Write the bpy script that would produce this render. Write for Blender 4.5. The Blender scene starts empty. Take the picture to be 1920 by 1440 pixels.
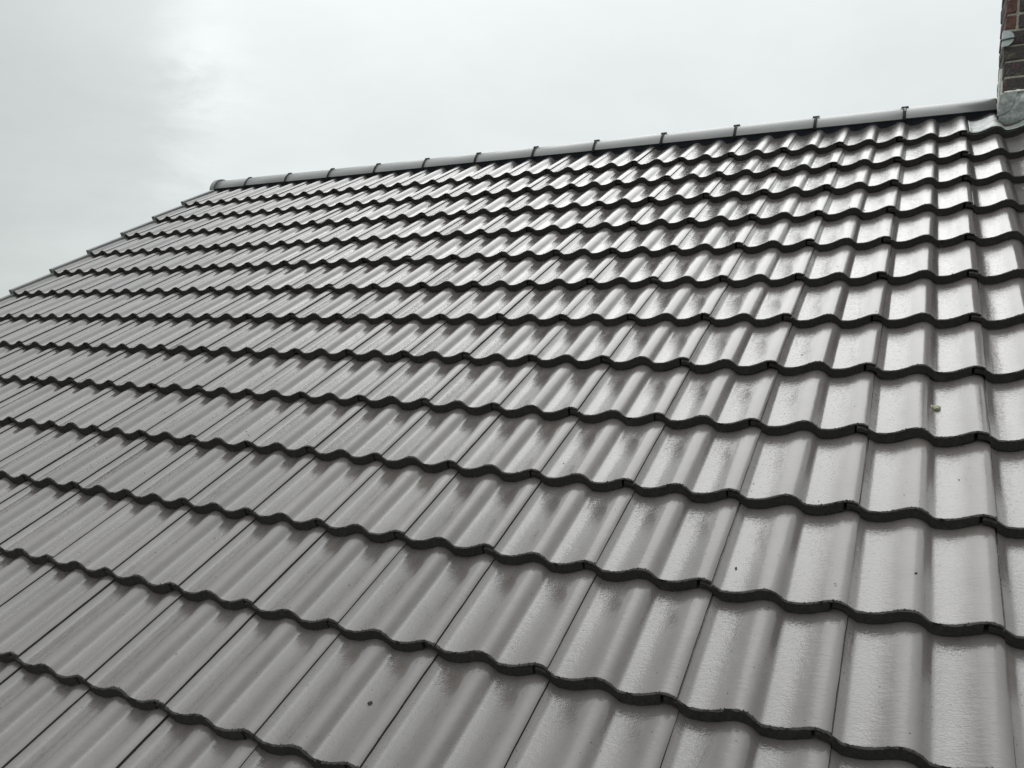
import bpy, bmesh, math, random
from mathutils import Vector, Matrix, noise as mnoise

scene = bpy.context.scene
C = scene.collection
R = math.radians
rnd = random.Random(7)

# ------------------------------------------------------------------ camera
cam_data = bpy.data.cameras.new("camera")
cam_data.sensor_width = 36.0
cam_data.lens = 27.698
cam_data.clip_end = 5000.0
cam_data.clip_start = 0.05
cam = bpy.data.objects.new("camera", cam_data)
C.objects.link(cam)
cam.matrix_world = Matrix((
    (0.8885815440907125, -0.04060745008022709, 0.4569177984050816, 1.31763176),
    (0.4584613796921764, 0.04525806006569433, -0.887561193005776, -5.10384141),
    (0.015362383672826857, 0.9981496596187727, 0.05883242448528697, 6.21922355),
    (0, 0, 0, 1)))
scene.camera = cam

# ------------------------------------------------------------------ light
SUN_DIR = Vector((-0.17, 0.62, 0.766)).normalized()
SUN_ELEV = math.asin(SUN_DIR.z)
SUN_AZ = math.atan2(SUN_DIR.x, SUN_DIR.y)

scene.view_settings.view_transform = 'Standard'
scene.view_settings.look = 'None'
scene.view_settings.exposure = 0.0
scene.view_settings.gamma = 1.0
scene.view_settings.use_curve_mapping = False
scene.cycles.use_denoising = True
scene.cycles.max_bounces = 6
scene.cycles.sample_clamp_indirect = 8.0

sun_data = bpy.data.lights.new("sun", 'SUN')
sun_data.energy = 0.6
sun_data.angle = R(45)
sun_data.color = (1.0, 0.985, 0.96)
sun = bpy.data.objects.new("sun", sun_data)
C.objects.link(sun)
sun.rotation_euler = SUN_DIR.to_track_quat('Z', 'Y').to_euler()
sun.location = (0, 0, 30)


class N:
    """small helper for building node trees"""
    def __init__(self, tree):
        self.t = tree

    def new(self, kind, **kw):
        n = self.t.nodes.new(kind)
        for k, v in kw.items():
            setattr(n, k, v)
        return n

    def put(self, sock, v):
        if isinstance(v, bpy.types.NodeSocket):
            self.t.links.new(v, sock)
        else:
            sock.default_value = v

    def m(self, op, a, b=None, c=None, clamp=False):
        n = self.new('ShaderNodeMath', operation=op, use_clamp=clamp)
        self.put(n.inputs[0], a)
        if b is not None:
            self.put(n.inputs[1], b)
        if c is not None:
            self.put(n.inputs[2], c)
        return n.outputs[0]

    def v(self, op, a, b=None, out=0):
        n = self.new('ShaderNodeVectorMath', operation=op)
        self.put(n.inputs[0], a)
        if b is not None:
            self.put(n.inputs[1], b)
        return n.outputs[out]

    def dot(self, a, b):
        return self.v('DOT_PRODUCT', a, tuple(b), 'Value')

    def mix(self, f, a, b):
        n = self.new('ShaderNodeMix', data_type='RGBA')
        self.put(n.inputs[0], f)
        self.put(n.inputs[6], a)
        self.put(n.inputs[7], b)
        return n.outputs[2]

    def noise(self, vec, scale, detail=3.0, rough=0.5, dist=0.0):
        n = self.new('ShaderNodeTexNoise')
        self.put(n.inputs['Vector'], vec)
        n.inputs['Scale'].default_value = scale
        n.inputs['Detail'].default_value = detail
        n.inputs['Roughness'].default_value = rough
        n.inputs['Distortion'].default_value = dist
        return n.outputs[0]

    def ramp(self, f, lo, hi):
        n = self.new('ShaderNodeMapRange', interpolation_type='SMOOTHSTEP')
        self.put(n.inputs[0], f)
        n.inputs[1].default_value = lo
        n.inputs[2].default_value = hi
        return n.outputs[0]


world = bpy.data.worlds.new("World")
scene.world = world
world.use_nodes = True
wt = world.node_tree
wt.nodes.clear()
w = N(wt)
sky = w.new('ShaderNodeTexSky', sky_type='NISHITA')
sky.sun_disc = False
sky.sun_elevation = SUN_ELEV
sky.sun_rotation = SUN_AZ
bg_clear = w.new('ShaderNodeBackground')
bg_clear.inputs['Strength'].default_value = 0.1
wt.links.new(sky.outputs[0], bg_clear.inputs['Color'])

d = w.new('ShaderNodeTexCoord').outputs['Generated']
sep = w.new('ShaderNodeSeparateXYZ')
wt.links.new(d, sep.inputs[0])
elev = w.m('MAXIMUM', sep.outputs[2], 0.0)


def gauss(direction, deg):
    """soft round patch of cloud around a direction of the sky"""
    v_ = Vector(direction).normalized()
    k = 1.0 / (1.0 - math.cos(R(deg)))
    q = w.m('SUBTRACT', w.dot(d, v_), 1.0)
    return w.m('EXPONENT', w.m('MULTIPLY', q, k))


# overcast: brighter towards the zenith and towards the veiled sun
lum = w.m('ADD', w.m('MULTIPLY', w.m('POWER', elev, 3.5), 2.4), 0.735)
lum = w.m('ADD', lum, w.m('MULTIPLY', gauss(SUN_DIR, 22), 0.06))
# added gradient: brighter front-left, unseen sky right and behind dimmed to darken tile faces
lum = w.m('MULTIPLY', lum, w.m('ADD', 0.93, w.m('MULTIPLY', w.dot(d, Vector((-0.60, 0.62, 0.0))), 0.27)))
# cloud texture, stretched towards the horizon like a real cloud deck
den = w.m('ADD', elev, 0.22)
cx = w.m('DIVIDE', sep.outputs[0], den)
cy = w.m('DIVIDE', sep.outputs[1], den)
comb = w.new('ShaderNodeCombineXYZ')
wt.links.new(cx, comb.inputs[0])
wt.links.new(cy, comb.inputs[1])
n_big = w.noise(comb.outputs[0], 0.9, 6.0, 0.55, 0.4)
n_fine = w.noise(comb.outputs[0], 3.2, 6.0, 0.6, 0.3)
lum = w.m('ADD', lum, w.m('MULTIPLY', w.m('SUBTRACT', n_big, 0.5), 0.22))
lum = w.m('ADD', lum, w.m('MULTIPLY', w.m('SUBTRACT', n_fine, 0.5), 0.10))
# the grey bank on the left with its torn bright edge
side = w.dot(d, Vector((0.6561, 0.7511, -0.0720)).normalized())
side = w.m('ADD', side, w.m('MULTIPLY', w.m('SUBTRACT', n_fine, 0.5), 0.12))
inside = w.m('SUBTRACT', 1.0, w.ramp(side, -0.075, 0.012))
bank = w.m('MULTIPLY', inside, gauss((-0.94, 0.22, 0.25), 35))
lum = w.m('SUBTRACT', lum, w.m('MULTIPLY', bank, 0.26))
lum = w.m('ADD', lum, w.m('MULTIPLY', w.m('MULTIPLY', gauss((-0.7205, 0.6330, 0.2796), 3.0), w.ramp(n_fine, 0.40, 0.62)), 0.11))
lum = w.m('ADD', lum, w.m('MULTIPLY', gauss((-0.60, 0.71, 0.37), 11), 0.05))
tint = w.mix(w.ramp(lum, 0.6, 1.0), (0.925, 0.985, 0.965, 1), (0.955, 1.0, 0.995, 1))
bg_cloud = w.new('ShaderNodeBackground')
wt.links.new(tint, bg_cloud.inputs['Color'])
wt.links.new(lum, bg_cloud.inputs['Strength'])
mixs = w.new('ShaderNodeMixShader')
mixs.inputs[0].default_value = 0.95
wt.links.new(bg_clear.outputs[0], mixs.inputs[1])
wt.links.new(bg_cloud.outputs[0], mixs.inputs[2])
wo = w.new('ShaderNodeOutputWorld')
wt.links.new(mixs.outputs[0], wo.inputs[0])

# ------------------------------------------------------------------ materials


def mat(name):
    m_ = bpy.data.materials.new(name)
    m_.use_nodes = True
    n = N(m_.node_tree)
    b = m_.node_tree.nodes['Principled BSDF']
    return m_, n, b


def coords(n, shift=True, stretch=(1, 1, 1)):
    oc = n.new('ShaderNodeTexCoord').outputs['Object']
    if shift:
        r_ = n.new('ShaderNodeObjectInfo').outputs['Random']
        oc = n.v('ADD', oc, n.v('MULTIPLY', (13.7, 29.1, 7.3), n_vec(n, r_)))
    return n.v('MULTIPLY', oc, stretch)


def n_vec(n, s):
    c = n.new('ShaderNodeCombineXYZ')
    for i in range(3):
        n.t.links.new(s, c.inputs[i])
    return c.outputs[0]


def bump(n, h, strength, distance=0.001, normal=None):
    b = n.new('ShaderNodeBump')
    b.inputs['Strength'].default_value = strength
    b.inputs['Distance'].default_value = distance
    n.t.links.new(h, b.inputs['Height'])
    if normal is not None:
        n.t.links.new(normal, b.inputs['Normal'])
    return b.outputs[0]


def tile_coating():
    m_, n, b = mat('wet_grey_tile_coating')
    oi = n.new('ShaderNodeObjectInfo').outputs['Random']
    oz = n.new('ShaderNodeSeparateXYZ')
    n.t.links.new(n.new('ShaderNodeTexCoord').outputs['Object'], oz.inputs[0])
    co = coords(n)
    pool = n.noise(co, 17.0, 3.0, 0.6)
    wet = n.ramp(n.m('ADD', oz.outputs[2], n.m('MULTIPLY', n.m('SUBTRACT', pool, 0.5), 0.012)), 0.002, -0.014)   # the water film is thicker low in the pans
    broad = n.noise(co, 6.0, 4.0, 0.6)
    streak = n.noise(n.v('MULTIPLY', co, (14.0, 2.2, 1.0)), 1.0, 4.0, 0.6)
    grain = n.noise(co, 420.0, 2.0, 0.6)
    f = n.m('ADD', n.m('MULTIPLY', broad, 0.5), n.m('MULTIPLY', streak, 0.5))
    col = n.mix(n.ramp(f, 0.3, 0.72), (0.106, 0.093, 0.089, 1), (0.140, 0.125, 0.120, 1))
    val = n.m('ADD', 0.90, n.m('MULTIPLY', oi, 0.20))
    mid = n.noise(co, 85.0, 3.0, 0.65)
    val = n.m('MULTIPLY', val, n.m('ADD', 0.78, n.m('ADD', n.m('MULTIPLY', grain, 0.22), n.m('MULTIPLY', mid, 0.22))))
    hsv = n.new('ShaderNodeHueSaturation')
    n.put(hsv.inputs['Value'], val)
    n.put(hsv.inputs['Color'], col)
    # pin holes in the coating
    vor = n.new('ShaderNodeTexVoronoi')
    n.put(vor.inputs['Vector'], co)
    vor.inputs['Scale'].default_value = 62.0
    cellrand = n.new('ShaderNodeSeparateXYZ')
    n.t.links.new(vor.outputs['Color'], cellrand.inputs[0])
    size = n.m('MULTIPLY', n.ramp(cellrand.outputs[0], 0.72, 1.0), 0.13)
    pit = n.m('LESS_THAN', vor.outputs['Distance'], size)
    n.put(b.inputs['Base Color'], n.mix(pit, hsv.outputs[0], (0.045, 0.04, 0.037, 1)))
    # brushed slurry ripples across the tile, orange peel, and a slight sag of the water film
    rip = n.noise(n.v('MULTIPLY', co, (42.0, 130.0, 45.0)), 1.0, 3.0, 0.6, 0.6)
    peel = n.noise(co, 240.0, 2.0, 0.5)
    sag = n.noise(n.v('MULTIPLY', co, (16.0, 9.0, 10.0)), 1.0, 2.0, 0.5)
    h = n.m('ADD', n.m('MULTIPLY', rip, 0.6), n.m('MULTIPLY', peel, 0.15))
    film = n.noise(n.v('MULTIPLY', co, (120.0, 150.0, 120.0)), 1.0, 2.0, 0.5, 1.2)
    h = n.m('ADD', h, n.m('MULTIPLY', n.m('MULTIPLY', film, wet), 0.9))
    h = n.m('SUBTRACT', h, n.m('MULTIPLY', pit, 0.8))
    nb = bump(n, sag, 0.3, 0.004)
    nb = bump(n, h, 0.55, 0.0014, nb)
    n.put(b.inputs['Normal'], nb)
    n.put(b.inputs['Coat Normal'], nb)
    n.put(b.inputs['Roughness'], n.m('ADD', n.m('SUBTRACT', 0.24, n.m('MULTIPLY', wet, 0.18)), n.m('MULTIPLY', broad, 0.12)))
    n.put(b.inputs['Specular IOR Level'], n.m('ADD', 0.26, n.m('MULTIPLY', wet, 0.28)))
    b.inputs['Coat Weight'].default_value = 1.0
    b.inputs['Coat IOR'].default_value = 1.42
    n.put(b.inputs['Coat Roughness'], n.m('ADD', n.m('MULTIPLY', n.m('SUBTRACT', 1.0, wet), 0.07), n.m('MULTIPLY', streak, 0.025)))
    return m_


def rough_mat(name, c0, c1, scale=60.0, rough=0.8, bs=0.6, bd=0.002, metallic=0.0, spec=0.5, rnd_v=0.15):
    m_, n, b = mat(name)
    co = coords(n)
    f = n.noise(co, scale, 5.0, 0.65)
    oi = n.new('ShaderNodeObjectInfo').outputs['Random']
    hsv = n.new('ShaderNodeHueSaturation')
    n.put(hsv.inputs['Value'], n.m('ADD', 1.0 - rnd_v / 2, n.m('MULTIPLY', oi, rnd_v)))
    n.put(hsv.inputs['Color'], n.mix(n.ramp(f, 0.3, 0.7), c0 + (1,), c1 + (1,)))
    n.put(b.inputs['Base Color'], hsv.outputs[0])
    fine = n.noise(co, scale * 4, 3.0, 0.6)
    n.put(b.inputs['Normal'], bump(n, n.m('ADD', f, n.m('MULTIPLY', fine, 0.5)), bs, bd))
    b.inputs['Roughness'].default_value = rough
    b.inputs['Metallic'].default_value = metallic
    b.inputs['Specular IOR Level'].default_value = spec
    return m_


M_TILE = tile_coating()
M_RAW = rough_mat('raw_dark_concrete', (0.032, 0.030, 0.028), (0.052, 0.048, 0.044), 120, 0.85, 0.6, 0.002, spec=0.2)
M_RIDGE = None


def ridge_coating():
    m_, n, b = mat('satin_grey_ridge_coating')
    co = coords(n)
    f = n.noise(n.v('MULTIPLY', co, (3.0, 12.0, 12.0)), 1.0, 4.0, 0.6)
    oi = n.new('ShaderNodeObjectInfo').outputs['Random']
    hsv = n.new('ShaderNodeHueSaturation')
    n.put(hsv.inputs['Value'], n.m('ADD', 0.9, n.m('MULTIPLY', oi, 0.2)))
    n.put(hsv.inputs['Color'], n.mix(n.ramp(f, 0.3, 0.7), (0.15, 0.15, 0.148, 1), (0.20, 0.20, 0.197, 1)))
    n.put(b.inputs['Base Color'], hsv.outputs[0])
    n.put(b.inputs['Normal'], bump(n, n.noise(co, 160.0, 3.0), 0.25, 0.001))
    b.inputs['Roughness'].default_value = 0.42
    b.inputs['Coat Weight'].default_value = 0.5
    b.inputs['Coat Roughness'].default_value = 0.22
    return m_


M_RIDGE = ridge_coating()
M_CLIP = rough_mat('black_plastic', (0.012, 0.012, 0.013), (0.02, 0.02, 0.021), 40, 0.6, 0.2, 0.0005, spec=0.15)
M_ROLL = rough_mat('dark_ridge_roll', (0.010, 0.012, 0.017), (0.018, 0.021, 0.028), 30, 0.75, 0.4, 0.002, spec=0.2)
M_DECK = rough_mat('roofing_underlay', (0.03, 0.03, 0.032), (0.045, 0.045, 0.047), 12, 0.9, 0.3, 0.002)
M_VERGE = rough_mat('grey_verge_plastic', (0.15, 0.155, 0.156), (0.19, 0.196, 0.197), 15, 0.4, 0.15, 0.001)
M_LEAD = rough_mat('weathered_lead', (0.17, 0.185, 0.182), (0.42, 0.44, 0.43), 30, 0.42, 0.5, 0.004, metallic=0.35)
M_MORTAR = rough_mat('old_grey_mortar', (0.22, 0.21, 0.175), (0.44, 0.42, 0.36), 50, 0.95, 0.9, 0.004)
M_WHITE_MORTAR = rough_mat('pale_pointing_mortar', (0.55, 0.54, 0.51), (0.75, 0.74, 0.71), 60, 0.9, 0.8, 0.003)
M_WALL = rough_mat('brick_wall_brown', (0.16, 0.10, 0.08), (0.24, 0.15, 0.11), 8, 0.9, 0.5, 0.004)
M_GROUND = rough_mat('mown_grass_green', (0.035, 0.055, 0.02), (0.07, 0.09, 0.035), 0.4, 0.95, 0.5, 0.05)
M_PLATE = rough_mat('galvanised_plate', (0.42, 0.46, 0.47), (0.58, 0.62, 0.63), 60, 0.5, 0.2, 0.001, metallic=0.3)
M_WIRE = rough_mat('dark_wire', (0.02, 0.025, 0.03), (0.035, 0.04, 0.05), 40, 0.5, 0.1, 0.0005)
M_CHIP = rough_mat('pale_lichen_chip', (0.26, 0.25, 0.16), (0.46, 0.45, 0.33), 120, 0.9, 0.8, 0.002)
M_CRUMB = rough_mat('dark_dirt', (0.018, 0.016, 0.013), (0.05, 0.045, 0.038), 150, 0.9, 0.8, 0.002)


def brick_mat():
    m_, n, b = mat('sooty_brick')
    co = coords(n)
    oi = n.new('ShaderNodeObjectInfo').outputs['Random']
    f = n.noise(co, 22.0, 5.0, 0.65)
    g = n.noise(co, 160.0, 3.0, 0.65)
    dark = n.mix(n.ramp(g, 0.35, 0.7), (0.036, 0.030, 0.031, 1), (0.092, 0.076, 0.073, 1))
    red = n.mix(n.ramp(g, 0.35, 0.7), (0.10, 0.030, 0.024, 1), (0.18, 0.075, 0.06, 1))
    lich = n.mix(n.ramp(g, 0.3, 0.6), (0.07, 0.062, 0.035, 1), (0.20, 0.19, 0.12, 1))
    k = n.m('ADD', n.m('MULTIPLY', oi, 0.36), n.m('MULTIPLY', f, 0.6))
    col = n.mix(n.ramp(k, 0.49, 0.60), dark, red)
    f2 = n.noise(n.v('ADD', co, (5.1, 3.3, 8.7)), 14.0, 4.0, 0.6)
    col = n.mix(n.m('MULTIPLY', n.ramp(f2, 0.56, 0.72), 0.8), col, lich)
    n.put(b.inputs['Base Color'], col)
    n.put(b.inputs['Normal'], bump(n, n.m('ADD', f, n.m('MULTIPLY', g, 0.6)), 0.9, 0.004))
    b.inputs['Roughness'].default_value = 0.88
    return m_


M_BRICK = brick_mat()
M_RED = rough_mat('worn_red_brick', (0.06, 0.030, 0.028), (0.17, 0.082, 0.070), 45, 0.9, 0.9, 0.004)

# ------------------------------------------------------------------ helpers


def link(name, mesh, parent=None, **props):
    o = bpy.data.objects.new(name, mesh)
    C.objects.link(o)
    if parent is not None:
        o.parent = parent
    for k, v in props.items():
        o[k] = v
    return o


def empty(name, loc, **props):
    o = bpy.data.objects.new(name, None)
    o.empty_display_size = 0.3
    C.objects.link(o)
    o.location = loc
    for k, v in props.items():
        o[k] = v
    return o


def mesh_of(name, verts, faces, mats, fmat=None, smooth=None, sharp=35):
    me = bpy.data.meshes.new(name)
    me.from_pydata([tuple(v) for v in verts], [], faces)
    for m_ in mats:
        me.materials.append(m_)
    if fmat:
        me.polygons.foreach_set('material_index', fmat)
    if smooth:
        me.polygons.foreach_set('use_smooth', [True] * len(me.polygons))
        me.update()
        me.set_sharp_from_angle(angle=R(sharp))
    me.validate()
    me.update()
    return me


def box(x0, x1, y0, y1, z0, z1):
    v = [(x, y, z) for z in (z0, z1) for y in (y0, y1) for x in (x0, x1)]
    f = [(0, 2, 3, 1), (4, 5, 7, 6), (0, 1, 5, 4), (2, 6, 7, 3), (0, 4, 6, 2), (1, 3, 7, 5)]
    return v, f


def join(parts):
    V, F = [], []
    for v, f in parts:
        o = len(V)
        V += list(v)
        F += [tuple(i + o for i in q) for q in f]
    return V, F


def bevel(me, width, seg=2):
    bm = bmesh.new()
    bm.from_mesh(me)
    bmesh.ops.bevel(bm, geom=bm.edges[:], offset=width, segments=seg, affect='EDGES', profile=0.6)
    bm.to_mesh(me)
    bm.free()
    return me


# ------------------------------------------------------------------ roof geometry
PITCH = R(30)
HR = 7.5
DOWN = Vector((0, -math.cos(PITCH), -math.sin(PITCH)))
NRM = Vector((0, -math.sin(PITCH), math.cos(PITCH)))
ORG = Vector((0, 0, HR))
W = 0.300
G = 0.33856
THICK = 0.0320
TILT = (THICK + 0.0008) / G


def RP(x, y, n):
    """roof coordinates (along ridge, down the slope, out of the slope) -> world"""
    return ORG + Vector((x, 0, 0)) + DOWN * y + NRM * n


# wave profile: mm from the crest -> mm below the crest
PROF = [(0, 0.0), (6, -0.35), (12, -1.5), (18, -3.7), (24, -7.3), (29, -11.6), (33, -15.7), (37, -19.9), (40, -22.7), (43, -24.4), (48, -25.3), (56, -25.5),
        (68, -24.9), (80, -23.1), (92, -19.9), (104, -15.4), (116, -10.3), (127, -5.6), (136, -2.4), (143, -0.7)]


def prof(c):
    """periodic Catmull-Rom through the profile points"""
    c = c % 150.0
    n_ = len(PROF)
    for q in range(n_):
        x1, h1 = PROF[q]
        x2, h2 = PROF[q + 1] if q + 1 < n_ else (150.0, PROF[0][1])
        if x1 <= c <= x2:
            x0, h0 = PROF[q - 1] if q > 0 else (PROF[-1][0] - 150.0, PROF[-1][1])
            x3, h3 = PROF[q + 2] if q + 2 < n_ else (PROF[q + 2 - n_][0] + 150.0, PROF[q + 2 - n_][1])
            t = (c - x1) / (x2 - x1)
            m1 = (h2 - h0) / (x2 - x0) * (x2 - x1)
            m2 = (h3 - h1) / (x3 - x1) * (x2 - x1)
            t2, t3 = t * t, t * t * t
            return (2 * t3 - 3 * t2 + 1) * h1 + (t3 - 2 * t2 + t) * m1 + (-2 * t3 + 3 * t2) * h2 + (t3 - t2) * m2
    return 0.0


LIP = 0.0065


def tile_top(x):
    """top height in metres of a tile at x metres from its left joint"""
    mm = x * 1000.0
    h = prof(mm + 25.0)
    if mm < 14.0:                      # the side lock lies under the neighbour
        k = max(0.0, min(1.0, (14.0 - mm) / 10.0))
        h -= 3.4 * k if mm >= 0 else 0.0
    if mm < 0:
        h = prof(mm + 25.0) - 9.5
    return h / 1000.0 + 0.009


def roof_surface(x, y):
    """height above the roof plane of the finished tiling"""
    col = math.floor(x / W)
    j = max(1, math.ceil(y / G))
    up = j * G - y
    return tile_top(x - col * W) - up * TILT


def tile_mesh(name, seed, x_from=-0.030, x_to=W, length=0.412):
    rr = random.Random(seed)
    xs = []
    x = x_from
    while x < x_to - 0.001:
        xs.append(x)
        x += 0.0035
    xs.append(x_to - 0.0008)
    keys = [v for v in (-0.0006, 0.0006, 0.262, 0.2632) if x_from < v < x_to - 0.002]
    xs = sorted([v for v in xs if all(abs(v - k) > 0.0012 for k in keys)] + keys)
    off = rr.random() * 100
    stations = [0.0, 0.0052, 0.0095, 0.03, 0.07, 0.11, 0.15, 0.19, 0.23, 0.27, 0.31, length]
    V, F, FM = [], [], []
    n = len(xs)
    chips = [(rr.uniform(0, W), rr.uniform(0.003, 0.016), rr.uniform(0.0010, 0.0042)) for _ in range(8)]
    for s, ly in enumerate(stations):
        for side in (0, 1):
            for x in xs:
                top = tile_top(x)
                if x < 0:
                    th = 0.016
                elif x < 0.2626:
                    th = THICK
                else:
                    th = LIP
                if ly > 0.02:
                    th = min(th, 0.014)
                y = ly
                z = top - (th if side else 0.0) - ly * 0.0
                if s == 0:
                    j_ = mnoise.noise(Vector((x * 90, off, side * 3.1))) * (0.0010 if side else 0.0019) + mnoise.noise(Vector((x * 330, off + 7, side))) * (0.0006 if side else 0.0016)
                    for cx_, cw, cd in chips:
                        if side == 0 and abs(x - cx_) < cw:
                            j_ += cd * (1 - abs(x - cx_) / cw)
                    y += j_
                    if side == 0:
                        z -= 0.0016 + abs(j_) * 0.5
                    else:
                        y += 0.0015
                        z += 0.0010 + mnoise.noise(Vector((x * 200, off + 3, 5))) * 0.0009
                if s == 1 and side == 0:
                    y += mnoise.noise(Vector((x * 140, off + 11, 2))) * 0.0016 + mnoise.noise(Vector((x * 420, off + 15, 2))) * 0.0012
                if x > x_to - 0.004:
                    z += mnoise.noise(Vector((off, ly * 25, 1))) * 0.0007
                V.append((x + (mnoise.noise(Vector((off, ly * 30, 9))) * 0.0012 + mnoise.noise(Vector((off, ly * 90, 4))) * 0.0006 - 0.0006 if x > x_to - 0.004 else 0.0), y, z))
    S = 2 * n
    for s in range(len(stations) - 1):
        for i in range(n - 1):
            a = s * S + i
            b = (s + 1) * S + i
            F.append((a, a + 1, b + 1, b))
            FM.append(1 if s == 0 else 0)
            a += n
            b += n
            F.append((a, b, b + 1, a + 1))
            FM.append(1)
        for i, flip in ((0, False), (n - 1, True)):
            a = s * S + i
            b = (s + 1) * S + i
            q = (a, b, b + n, a + n)
            F.append(q if not flip else q[::-1])
            FM.append(1)
    for i in range(n - 1):
        F.append((i, i + n, i + n + 1, i + 1))
        FM.append(1)
        e = (len(stations) - 1) * S + i
        F.append((e, e + 1, e + n + 1, e + n))
        FM.append(1)
    for _ in range(26):                # rough crumbs of the cast edge
        x = rr.uniform(max(x_from, 0.0), x_to) if rr.random() < 0.55 else rr.choice((0.125, 0.275)) + rr.gauss(0, 0.014)
        x = min(max(x, x_from + 0.004), x_to - 0.003)
        sz = rr.uniform(0.0007, 0.0024)
        c = Vector((x, rr.uniform(-0.001, 0.007), tile_top(x) + sz * 0.1))
        o_ = len(V)
        for a, b, e in ((1, 0, 0), (-1, 0, 0), (0, 1, 0), (0, -1, 0), (0, 0, 1), (0, 0, -1)):
            k = sz * rr.uniform(0.6, 1.4)
            V.append((c.x + a * k * 1.4, c.y + b * k, c.z + e * k * 0.8))
        for t_ in ((0, 2, 4), (2, 1, 4), (1, 3, 4), (3, 0, 4), (2, 0, 5), (1, 2, 5), (3, 1, 5), (0, 3, 5)):
            F.append(tuple(q + o_ for q in t_))
            FM.append(1)
    return mesh_of(name, V, F, [M_TILE, M_RAW], FM, smooth=True, sharp=24)


TILES = [tile_mesh('roof_tile_mesh', 100 + k) for k in range(9)]
TOP_TILES = [tile_mesh('roof_tile_top_mesh', 200 + k) for k in range(4)]
CUT_TILES = [tile_mesh('roof_tile_cut_mesh', 300 + k, x_from=0.112) for k in range(4)]
CUT_TOP = tile_mesh('roof_tile_cut_top_mesh', 400, x_from=0.112)

# ------------------------------------------------------------------ setting
gv = [(-600, -600, 0), (600, -600, 0), (600, 600, 0), (-600, 600, 0)]
ground = link('ground', mesh_of('ground', gv, [(0, 1, 2, 3)], [M_GROUND]), kind='structure')

# ------------------------------------------------------------------ house
house = empty('house', (0, 0, 0), category='house',
              label='house roof of wet grey wavy concrete tiles with a brick chimney rising at its right')
X0, X1 = -4.388, 6.6
ROWS = 17
EAVE_Y = ROWS * G

# roof: the boarded slopes carry the tiles as children
YR = 0.170                                    # ridge centre line
AP = YR
dv = []
for x in (X0 + 0.03, X1 - 0.03):
    for dn in (-0.060, -0.20):
        p = RP(x, EAVE_Y - 0.05, dn)
        q = RP(x, -AP / math.cos(PITCH), 0.0) + Vector((0, 0, dn / math.cos(PITCH)))
        dv += [tuple(p), (x, AP, q.z), (x, 2 * AP - p.y, p.z)]
# per end: 0,1,2 upper skin; 3,4,5 lower skin
df = [(0, 6, 7, 1), (1, 7, 8, 2), (3, 4, 10, 9), (4, 5, 11, 10), (0, 1, 4, 3), (1, 2, 5, 4), (6, 9, 10, 7), (7, 10, 11, 8), (0, 3, 9, 6), (2, 8, 11, 5)]
roof = link('roof', mesh_of('roof', dv, df, [M_DECK]), house)

BASIS = Matrix(((1, 0, 0), (0, -DOWN.y, NRM.y), (0, -DOWN.z, NRM.z))).to_4x4()   # tile x, up the slope, out of the slope
cam_inv = cam.matrix_world.inverted()
FOC = cam_data.lens / 36.0


def in_view(p):
    c = cam_inv @ p
    if c.z > -0.1:
        return False
    u, v = c.x / -c.z * FOC, c.y / -c.z * FOC
    return abs(u) < 0.5 and abs(v) < 0.375


def tile_seen(x, y):
    for fx in (0.0, 0.5, 1.0):
        for fy in (0.0, 0.25, 0.5, 0.75, 1.0):
            if in_view(RP(x + fx * W, y - fy * G, 0.0)):
                return True
    return False


rest = []
seen = 0
for j in range(1, ROWS + 1):
    for col in range(-15, 22):
        cut = col == -15
        if cut:
            me = CUT_TOP if j == 1 else rnd.choice(CUT_TILES)
        else:
            me = rnd.choice(TOP_TILES if j == 1 else TILES)
        jit = Matrix.Rotation(R(rnd.gauss(0, 0.18)), 4, 'Z') @ Matrix.Rotation(R(rnd.gauss(0, 0.18)), 4, 'Y')
        loc = RP(col * W + rnd.gauss(0, 0.0007), j * G + rnd.gauss(0, 0.0020), max(-0.0006, rnd.gauss(0.0003, 0.0006)))
        mw = Matrix.Translation(loc) @ BASIS @ jit @ Matrix.Rotation(-math.atan(TILT), 4, 'X')
        if tile_seen(col * W, j * G):
            o = link('roof_tile', me, roof)
            o.matrix_local = mw
            seen += 1
        else:
            rest.append((me, mw))
bm = bmesh.new()
for me, mw in rest:
    tmp = bmesh.new()
    tmp.from_mesh(me)
    tmp.transform(mw)
    t2 = bpy.data.meshes.new('tmp')
    tmp.to_mesh(t2)
    tmp.free()
    bm.from_mesh(t2)
    bpy.data.meshes.remove(t2)
rm = bpy.data.meshes.new('outer_tiles')
bm.to_mesh(rm)
bm.free()
rm.materials.append(M_TILE)
rm.materials.append(M_RAW)
link('outer_tiles', rm, roof, kind='stuff')
print('tiles in view', seen, 'others', len(rest))

# walls under the eaves
wy0 = RP(0, EAVE_Y - 0.35, 0).y
wy1 = 2 * AP - wy0
ez = RP(0, EAVE_Y - 0.35, -0.215).z
pz = 7.5 + AP * math.tan(PITCH) - 0.215 / math.cos(PITCH) - 0.02
wv = []
for x in (X0 + 0.12, X1 - 0.1):
    wv += [(x, wy0, -0.2), (x, wy1, -0.2), (x, wy1, ez), (x, AP, pz), (x, wy0, ez)]
wf = [(0, 1, 2, 3, 4)[::-1], (5, 6, 7, 8, 9), (0, 5, 9, 4), (1, 2, 7, 6)]
link('wall', mesh_of('wall', wv, wf, [M_WALL]), house)

# verge: a bargeboard with one clip-on unit to every course
bv, bf = join([([tuple(RP(x, y, n)) for n in (-0.20, -0.015) for y in (0.02, EAVE_Y - 0.03) for x in (X0 + 0.006, X0 + 0.026)],
                [(0, 1, 3, 2), (4, 6, 7, 5), (0, 4, 5, 1), (2, 3, 7, 6), (0, 2, 6, 4), (1, 5, 7, 3)])])
verge = link('verge', mesh_of('verge', bv, bf, [M_VERGE]), house)


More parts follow.
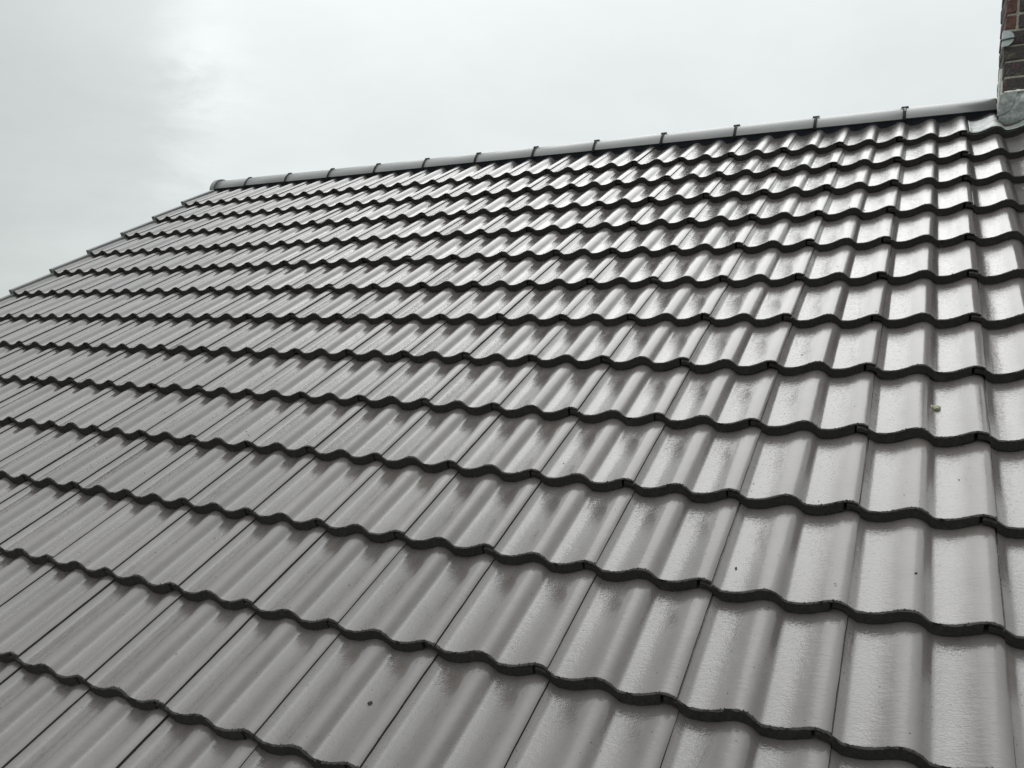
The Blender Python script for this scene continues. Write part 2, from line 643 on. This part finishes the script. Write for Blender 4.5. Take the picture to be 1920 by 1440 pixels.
def verge_mesh():
    # cross section (x from the verge edge, height), a channel with an upstanding lip and a lower face
    sec = [(-0.006, -0.115), (-0.006, 0.014), (-0.002, 0.0185), (0.022, 0.0185), (0.026, 0.015), (0.0265, -0.016), (0.024, -0.017),
           (0.0225, 0.012), (0.019, 0.0145), (0.001, 0.0145), (-0.003, 0.011), (-0.003, -0.115)]
    V, F = [], []
    n = len(sec)
    st = [0.0, 0.004, G + 0.03]
    for k, ly in enumerate(st):
        for (x, z) in sec:
            V.append((x, ly, z))
    for k in range(len(st) - 1):
        for i in range(n):
            a, b = k * n + i, k * n + (i + 1) % n
            F.append((a, a + n, b + n, b))
    F.append(tuple(range(n)))
    F.append(tuple(range((len(st) - 1) * n, len(st) * n))[::-1])
    # closing nose of the unit
    v2, f2 = box(-0.0058, 0.026, -0.0035, 0.0, -0.06, 0.0175)
    V, F = join([(V, F), (v2, f2)])
    return mesh_of('verge_unit', V, F, [M_VERGE])


VM = verge_mesh()
for j in range(1, ROWS + 1):
    o = link('verge_unit', VM, verge)
    o.matrix_local = Matrix.Translation(RP(X0, j * G + 0.006, 0.003)) @ BASIS @ Matrix.Rotation(-math.atan(TILT) * 0.9, 4, 'X')

# ridge: the dark dry-ridge roll dressed over the top course, with the ridge tiles and clips on it
YB = 0.0597
ZB = 7.5206
HW = YR - YB
RISE = 0.0875
RAD = (HW * HW + RISE * RISE) / (2 * RISE)
ZC = ZB + RISE - RAD
A0 = math.asin(HW / RAD)
RX_R = 1.649
verts, faces = [], []
nx = int((RX_R - X0) / 0.012)
for i in range(nx + 1):
    x = X0 + 0.02 + (RX_R - X0 - 0.02) * i / nx
    yl = -0.058 + 0.003 * mnoise.noise(Vector((x * 25, 0, 0)))
    low = RP(x, yl, roof_surface(x, -0.058) + 0.0012)
    mid = RP(x, -0.062, roof_surface(x, -0.058) + 0.009)
    pan = RP(x, -0.070, -0.014)
    up = Vector((x, YB + 0.030, ZB + 0.010))
    bk = Vector((x, YR, ZB + 0.03))
    verts += [low, mid, pan, up, bk]
for i in range(nx):
    for k in range(4):
        a = i * 5 + k
        faces.append((a, a + 1, a + 6, a + 5))
ridge = link('ridge', mesh_of('ridge', verts, faces, [M_ROLL], smooth=True, sharp=60), house)


def arc(rad, da=0.0, seg=22):
    return [(YR - rad * math.sin(a), ZC + rad * math.cos(a)) for a in
            [(A0 + da) - 2 * (A0 + da) * k / seg for k in range(seg + 1)]]


def ridge_tile_mesh(x0, x1):
    out = arc(RAD)
    inn = arc(RAD - 0.014)
    V, F, FM = [], [], []
    xs = [x0, x0 + 0.003, x1 - 0.003, x1]
    n = len(out)
    for k, x in enumerate(xs):
        sh = 0.0025 if k in (0, 3) else 0.0
        for (y, z) in arc(RAD - sh):
            V.append((x, y, z))
        for (y, z) in inn:
            V.append((x, y, z))
    S = 2 * n
    for k in range(3):
        for i in range(n - 1):
            a, b = k * S + i, (k + 1) * S + i
            F.append((a, a + 1, b + 1, b))
            FM.append(0)
            F.append((a + n, b + n, b + n + 1, a + n + 1))
            FM.append(1)
        for i in (0, n - 1):
            a, b = k * S + i, (k + 1) * S + i
            F.append((a, b, b + n, a + n) if i == 0 else (a, a + n, b + n, b))
            FM.append(0)
    for i in range(n - 1):
        F.append((i, i + n, i + n + 1, i + 1))
        FM.append(1)
        e = 3 * S + i
        F.append((e, e + 1, e + n + 1, e + n))
        FM.append(1)
    return mesh_of('ridge_tile', V, F, [M_RIDGE, M_RAW], FM, smooth=True, sharp=40)


JX = [1.189, 0.702, 0.222, -0.257, -0.740, -1.205, -1.684, -2.147, -2.616, -3.088, -3.556, -4.023]
edges = [RX_R] + JX + [-4.405]
for a, b in zip(edges, edges[1:]):
    o = link('ridge_tile', ridge_tile_mesh(b + 0.0022, a - 0.0022), ridge)
    o.matrix_local = Matrix.Translation((0, rnd.gauss(0, 0.0008), rnd.gauss(0, 0.0008)))


def clip_mesh():
    """union clip at a ridge joint: two legs up the side of the ridge, a tee-shaped head and a foot"""
    parts = []

    def plate(x0, x1, a0, a1, r0, r1, seg=5):
        V, F = [], []
        for k in range(seg + 1):
            a = a0 + (a1 - a0) * k / seg
            for r_ in (r0, r1):
                for x in (x0, x1):
                    V.append((x, YR - r_ * math.sin(a), ZC + r_ * math.cos(a)))
        for k in range(seg):
            o = k * 4
            for (p, q) in ((0, 1), (1, 3), (3, 2), (2, 0)):
                F.append((o + p, o + 4 + p, o + 4 + q, o + q))
        F.append((0, 1, 3, 2))
        F.append((seg * 4, seg * 4 + 2, seg * 4 + 3, seg * 4 + 1))
        return V, F
    at = 0.50
    r0, r1 = RAD - 0.002, RAD + 0.0035
    parts.append(plate(-0.0075, -0.0028, at, A0 + 0.04, r0, r1))
    parts.append(plate(0.0028, 0.0075, at, A0 + 0.04, r0, r1))
    parts.append(plate(-0.0030, 0.0030, at + 0.36, A0 + 0.04, RAD - 0.004, RAD + 0.003))
    parts.append(plate(-0.019, 0.019, at - 0.11, at, RAD + 0.001, RAD + 0.005, 3))
    parts.append(plate(-0.019, 0.019, at - 0.15, at - 0.11, RAD + 0.001, RAD + 0.0075, 1))
    V, F = join(parts)
    v2, f2 = box(-0.010, 0.010, YB - 0.006, YB + 0.01, ZB - 0.012, ZB + 0.002)
    V, F = join([(V, F), (v2, f2)])
    return mesh_of('ridge_clip', V, F, [M_CLIP])


CM = clip_mesh()
for x in JX:
    o = link('ridge_clip', CM, ridge)
    o.matrix_local = Matrix.Translation((x + rnd.gauss(0, 0.001), 0, 0))


def end_cap_mesh():
    """rounded end cap over the last ridge tile at the gable"""
    V, F = [], []
    outer = [(YR - (RAD + 0.014) * math.sin(a), ZC + (RAD + 0.014) * math.cos(a)) for a in
             [1.45 - 2.9 * k / 24 for k in range(25)]]
    inner = [(YR - (RAD + 0.001) * math.sin(a), ZC + (RAD + 0.001) * math.cos(a)) for a in
             [1.45 - 2.9 * k / 24 for k in range(25)]]
    n = len(outer)
    xs = [(-4.440, 0.0), (-4.395, 0.0)]
    for x, _ in xs:
        V += [(x, y, z) for y, z in outer]
        V += [(x, y, z) for y, z in inner]
    S = 2 * n
    for i in range(n - 1):
        F.append((i, i + 1, S + i + 1, S + i))
        F.append((n + i, S + n + i, S + n + i + 1, n + i + 1))
        F.append((S + i, S + i + 1, S + n + i + 1, S + n + i))
    F.append(tuple(range(n))[::-1])
    for i in (0, n - 1):
        F.append((i, S + i, S + n + i, n + i))
    return mesh_of('ridge_end_cap', V, F, [M_VERGE], smooth=True, sharp=40)


link('ridge_end_cap', end_cap_mesh(), ridge)

# ------------------------------------------------------------------ chimney
CX0, CX1 = 1.652, 2.56
CY0, CY1 = -0.200, 0.190
COURSE = 0.0805
Z0 = 7.532
core = box(CX0 + 0.006, CX1 - 0.006, CY0 + 0.006, CY1 - 0.006, 7.15, 8.72)
chimney = link('chimney', mesh_of('chimney', *core, [M_MORTAR]), house)


def brick_mesh(lx, ly, lz, seed, m_=None):
    v, f = box(-lx / 2, lx / 2, -ly / 2, ly / 2, -lz / 2, lz / 2)
    me = mesh_of('brick', v, f, [m_ or M_BRICK])
    bm = bmesh.new()
    bm.from_mesh(me)
    bmesh.ops.bevel(bm, geom=bm.edges[:], offset=0.006, segments=2, affect='EDGES', profile=0.5)
    rr = random.Random(seed)
    for vv in bm.verts:
        vv.co += mnoise.noise_vector(vv.co * 40 + Vector((seed * 3.7, 0, 0))) * 0.0035
    bm.to_mesh(me)
    bm.free()
    return me


STRETCH, HEAD, LZ = 0.215, 0.105, 0.0722
MS = [brick_mesh(STRETCH, HEAD, LZ, k) for k in range(5)]
MC = [brick_mesh(0.046, HEAD, LZ, 40 + k, M_RED) for k in range(2)]
MH = [brick_mesh(HEAD, HEAD, LZ, 20 + k) for k in range(5)]
for k in range(-4, 14):
    z = Z0 + (k + 0.5) * COURSE
    # front and back faces
    seqs = []
    x = CX0
    first_head = k % 2 == 0
    i = 0
    while x < CX1 - 0.05:
        head = (first_head and i == 0)
        ln = HEAD if head else STRETCH
        closer = i == 0 and k in (4, 5, 9)
        if closer:
            ln = 0.046
        if x + ln > CX1:
            ln = HEAD
        me = rnd.choice(MC if closer else MH if ln == HEAD else MS)
        for yy in (CY0 + HEAD / 2, CY1 - HEAD / 2):
            o = link('brick', me, chimney)
            o.matrix_local = Matrix.Translation((x + ln / 2 + rnd.gauss(0, 0.001), yy + rnd.gauss(0, 0.0018), z + rnd.gauss(0, 0.0012))) @ \
                Matrix.Rotation(math.pi * rnd.randint(0, 1), 4, 'Y') @ Matrix.Rotation(R(rnd.gauss(0, 0.6)), 4, 'Y')
        x += ln + 0.010
        i += 1
    # the two ends between them
    yspan = CY1 - CY0 - 2 * HEAD - 0.02
    for xx in (CX0 + HEAD / 2, CX1 - HEAD / 2):
        me = brick_mesh(HEAD, yspan, LZ, 60 + k)
        o = link('brick', me, chimney)
        o.matrix_local = Matrix.Translation((xx + rnd.gauss(0, 0.0015), (CY0 + CY1) / 2, z))
cap = box(CX0 - 0.04, CX1 + 0.04, CY0 - 0.04, CY1 + 0.04, 8.665, 8.76)
link('chimney_cap', bevel(mesh_of('chimney_cap', *cap, [M_MORTAR]), 0.012), chimney)


def bead(points, r_, seed, seg=7, sub=6):
    """an irregular trowelled bead along a line of points"""
    P = []
    for a, b in zip(points, points[1:]):
        a, b = Vector(a), Vector(b)
        for k in range(sub):
            P.append(a.lerp(b, k / sub))
    P.append(Vector(points[-1]))
    V, F = [], []
    for i, p in enumerate(P):
        t = (P[min(i + 1, len(P) - 1)] - P[max(i - 1, 0)]).normalized()
        s1 = t.cross(Vector((0.3, 0.5, 0.81))).normalized()
        s2 = t.cross(s1)
        for k in range(seg):
            a = 2 * math.pi * k / seg
            rr_ = r_ * (1 + 0.55 * mnoise.noise(p * 60 + Vector((seed, k * 1.7, 0))))
            V.append(p + (s1 * math.cos(a) + s2 * math.sin(a)) * rr_)
    for i in range(len(P) - 1):
        for k in range(seg):
            a = i * seg + k
            b = i * seg + (k + 1) % seg
            F.append((a, b, b + seg, a + seg))
    F.append(tuple(range(seg))[::-1])
    F.append(tuple(range((len(P) - 1) * seg, len(P) * seg)))
    return V, F


YF = CY0 - 0.0045
LT = 7.530
pv, pf = join([
    bead([(CX0 + 0.006, YF + 0.002, LT + 0.004), (CX0 + 0.07, YF + 0.002, LT + 0.007), (CX0 + 0.16, YF + 0.002, LT + 0.004), (CX1, YF + 0.002, LT + 0.004)], 0.0075, 3),
    bead([(CX0 - 0.001, CY0 + 0.004, LT + 0.005), (CX0 - 0.004, CY0 + 0.006, LT - 0.03), (CX0 - 0.004, CY0 + 0.012, LT - 0.075)], 0.010, 9),
    bead([(CX0 - 0.003, CY0 + 0.05, LT - 0.07), (CX0 - 0.006, CY0 + 0.06, LT + 0.02), (CX0 - 0.001, CY0 + 0.085, LT + 0.15)], 0.0135, 5),
    bead([(CX0 - 0.002, CY0 + 0.016, LT + 0.01), (CX0 - 0.001, CY0 + 0.012, LT + 0.07)], 0.006, 6)])
link('pointing', mesh_of('pointing', pv, pf, [M_WHITE_MORTAR], smooth=True, sharp=60), chimney)

# ------------------------------------------------------------------ lead flashing
# apron: dressed over the tiles from the front of the chimney down to the nose of the top course
ax0, ax1 = 1.508, CX1 + 0.12
nx, ny = 150, 7
V, F = [], []
for i in range(nx + 1):
    x = ax0 + (ax1 - ax0) * i / nx
    ytop = 0.232 if x > CX0 - 0.012 else 0.030 + 0.015 * math.sin((x - ax0) * 20)
    ybot = G - 0.006 - 0.010 * max(0.0, 1 - (x - ax0) / 0.03) + 0.002 * mnoise.noise(Vector((x * 30, 1, 0)))
    for k in range(ny + 1):
        y = ytop + (ybot - ytop) * k / ny
        y = max(y, 0.0)
        n_ = roof_surface(x, min(y, G - 0.001)) + 0.0042 + 0.0030 * abs(mnoise.noise(Vector((x * 26, y * 26, 4))))
        if k == ny:
            n_ -= 0.001
        V.append(RP(x, y, n_))
for i in range(nx):
    for k in range(ny):
        a = i * (ny + 1) + k
        b = a + ny + 1
        F.append((a, a + 1, b + 1, b))
me = mesh_of('lead_flashing', V, F, [M_LEAD], smooth=True, sharp=50)
lead = link('lead_flashing', me, house)
sm = lead.modifiers.new('thickness', 'SOLIDIFY')
sm.thickness = 0.0032
sm.offset = 1.0
# upstand on the front face of the chimney
V, F = [], []
nx = 110
ux0, ux1 = CX0 - 0.012, CX1 + 0.012
for i in range(nx + 1):
    x = ux0 + (ux1 - ux0) * i / nx
    base = RP(x, 0.236, roof_surface(x, 0.236) + 0.003)
    wob = 0.0045 * mnoise.noise(Vector((x * 25, 3, 1)))
    rows = [Vector((x, base.y, base.z)), Vector((x, YF - 0.006 + wob, base.z + 0.018)), Vector((x, YF - 0.002 + wob, base.z + 0.045)),
            Vector((x, YF - 0.002 - wob, (base.z + 0.045 + LT) / 2)), Vector((x, YF, LT))]
    V += rows
for i in range(nx):
    for k in range(4):
        a = i * 5 + k
        F.append((a, a + 5, a + 6, a + 1))
up = link('lead_upstand', mesh_of('lead_upstand', V, F, [M_LEAD], smooth=True, sharp=60), lead)
sm = up.modifiers.new('thickness', 'SOLIDIFY')
sm.thickness = 0.003
sm.offset = 0.0
# corner piece lapped over the upstand, cut to a curve
out = [(1.632, 7.416), (1.637, 7.47), (1.643, 7.522), (1.668, 7.527), (1.716, 7.529), (1.712, 7.500), (1.702, 7.468), (1.688, 7.442), (1.664, 7.424)]
V = [(x, YF - 0.0065, z) for x, z in out] + [(x, YF - 0.0105, z) for x, z in out]
n = len(out)
F = [tuple(range(n)), tuple(range(n, 2 * n))[::-1]] + [(i, i + n, (i + 1) % n + n, (i + 1) % n) for i in range(n)]
link('lead_corner', mesh_of('lead_corner', V, F, [M_LEAD]), lead)

# ------------------------------------------------------------------ aerial lashing on the chimney
lash = empty('lashing', (CX0, CY0, 7.80), category='lashing',
             label='dark wire and pale half-round corner plate lashed to the brick chimney')
V, F = [], []
pts = [(0.0, 0.041)] + [(0.044 * math.sin(a), 0.041 * math.cos(a)) for a in [math.pi * k / 14 for k in range(1, 14)]] + [(0.0, -0.041)]
n = len(pts)
V = [(x - 0.004, -0.009, z + 0.01) for x, z in pts] + [(x - 0.004, -0.013, z + 0.01) for x, z in pts]
F = [tuple(range(n)), tuple(range(n, 2 * n))[::-1]] + [(i, i + n, (i + 1) % n + n, (i + 1) % n) for i in range(n)]
v2, f2 = box(-0.012, -0.004, -0.013, 0.035, -0.031, 0.051)
V, F = join([(V, F), (v2, f2)])
link('corner_plate', mesh_of('corner_plate', V, F, [M_PLATE]), lash)
V, F = bead([(0.004, 0.075, 0.010), (-0.010, 0.035, 0.006), (-0.015, -0.012, 0.004), (0.02, -0.018, 0.006), (0.1, -0.016, 0.012), (0.9, -0.016, 0.02)], 0.0036, 2, 6, 4)
link('wire', mesh_of('wire', V, F, [M_WIRE], smooth=True), lash)

# ------------------------------------------------------------------ loose bits lying on the tiles


def pebble(seed, size, flat=0.6, sub=2):
    bm = bmesh.new()
    bmesh.ops.create_icosphere(bm, subdivisions=sub, radius=1.0)
    for vv in bm.verts:
        q = vv.co.copy()
        vv.co = q * (1 + 0.45 * mnoise.noise(q * 1.6 + Vector((seed * 9.1, 0, 0))))
        vv.co.z *= flat
        vv.co *= size
    return bm


def lay(x, y, h):
    return RP(x, y, roof_surface(x, y) + h)


bm = pebble(1, 0.0105, 0.62)
chip2 = pebble(5, 0.006, 0.8)
chip2.transform(Matrix.Translation((-0.013, 0.004, 0)))
t2 = bpy.data.meshes.new('t')
chip2.to_mesh(t2)
bm.from_mesh(t2)
bpy.data.meshes.remove(t2)
me = bpy.data.meshes.new('lichen_chip')
bm.to_mesh(me)
bm.free()
me.materials.append(M_CHIP)
o = link('lichen_chip', me, None, category='chip', label='small pale yellowish chip lying in the pan of a wet grey tile')
o.matrix_world = Matrix.Translation(lay(1.372, 2.886, 0.005)) @ BASIS

bm = pebble(3, 0.0043, 0.6)
for vv in bm.verts:
    vv.co.x *= 1.5
me = bpy.data.meshes.new('dirt_crumb')
bm.to_mesh(me)
bm.free()
me.materials.append(M_CRUMB)
o = link('dirt_crumb', me, None, category='crumb', label='single dark crumb of dirt lying on a wet tile low in the roof')
o.matrix_world = Matrix.Translation(lay(0.21, 4.233, 0.003)) @ BASIS @ Matrix.Rotation(0.6, 4, 'Z')

# scattered grit that nobody could count
V, F = [], []
gr = random.Random(21)
bits = [(1.072, 1.319, 0.004), (1.06, 1.33, 0.003), (0.938, 3.642, 0.0033), (1.333, 3.597, 0.0033), (1.01, 1.33, 0.003)]
for _ in range(950):
    y = 0.4 + 4.3 * gr.random() ** 0.8
    x = gr.uniform(-3.2, 1.8)
    bits.append((x, y, gr.choice((0.0007, 0.0008, 0.0009, 0.0010, 0.0012, 0.0015, 0.0019))))
for x, y, s in bits:
    c = lay(x, y, s * 0.4)
    o_ = len(V)
    ax = gr.uniform(0, 6.28)
    for (a, b, e) in ((1, 0, 0), (-1, 0, 0), (0, 1, 0), (0, -1, 0), (0, 0, 1), (0, 0, -1)):
        aa, bb = a * 1.5 * math.cos(ax) - b * math.sin(ax), a * 1.5 * math.sin(ax) + b * math.cos(ax)
        k = s * gr.uniform(0.75, 1.25)
        V.append(c + Vector((1, 0, 0)) * aa * k + DOWN * bb * k + NRM * e * k * 0.7)
    for t_ in ((0, 2, 4), (2, 1, 4), (1, 3, 4), (3, 0, 4), (2, 0, 5), (1, 2, 5), (3, 1, 5), (0, 3, 5)):
        F.append(tuple(q + o_ for q in t_))
link('grit', mesh_of('grit', V, F, [M_CRUMB]), None, kind='stuff', label='fine dark grit scattered over the wet tiles', category='grit')
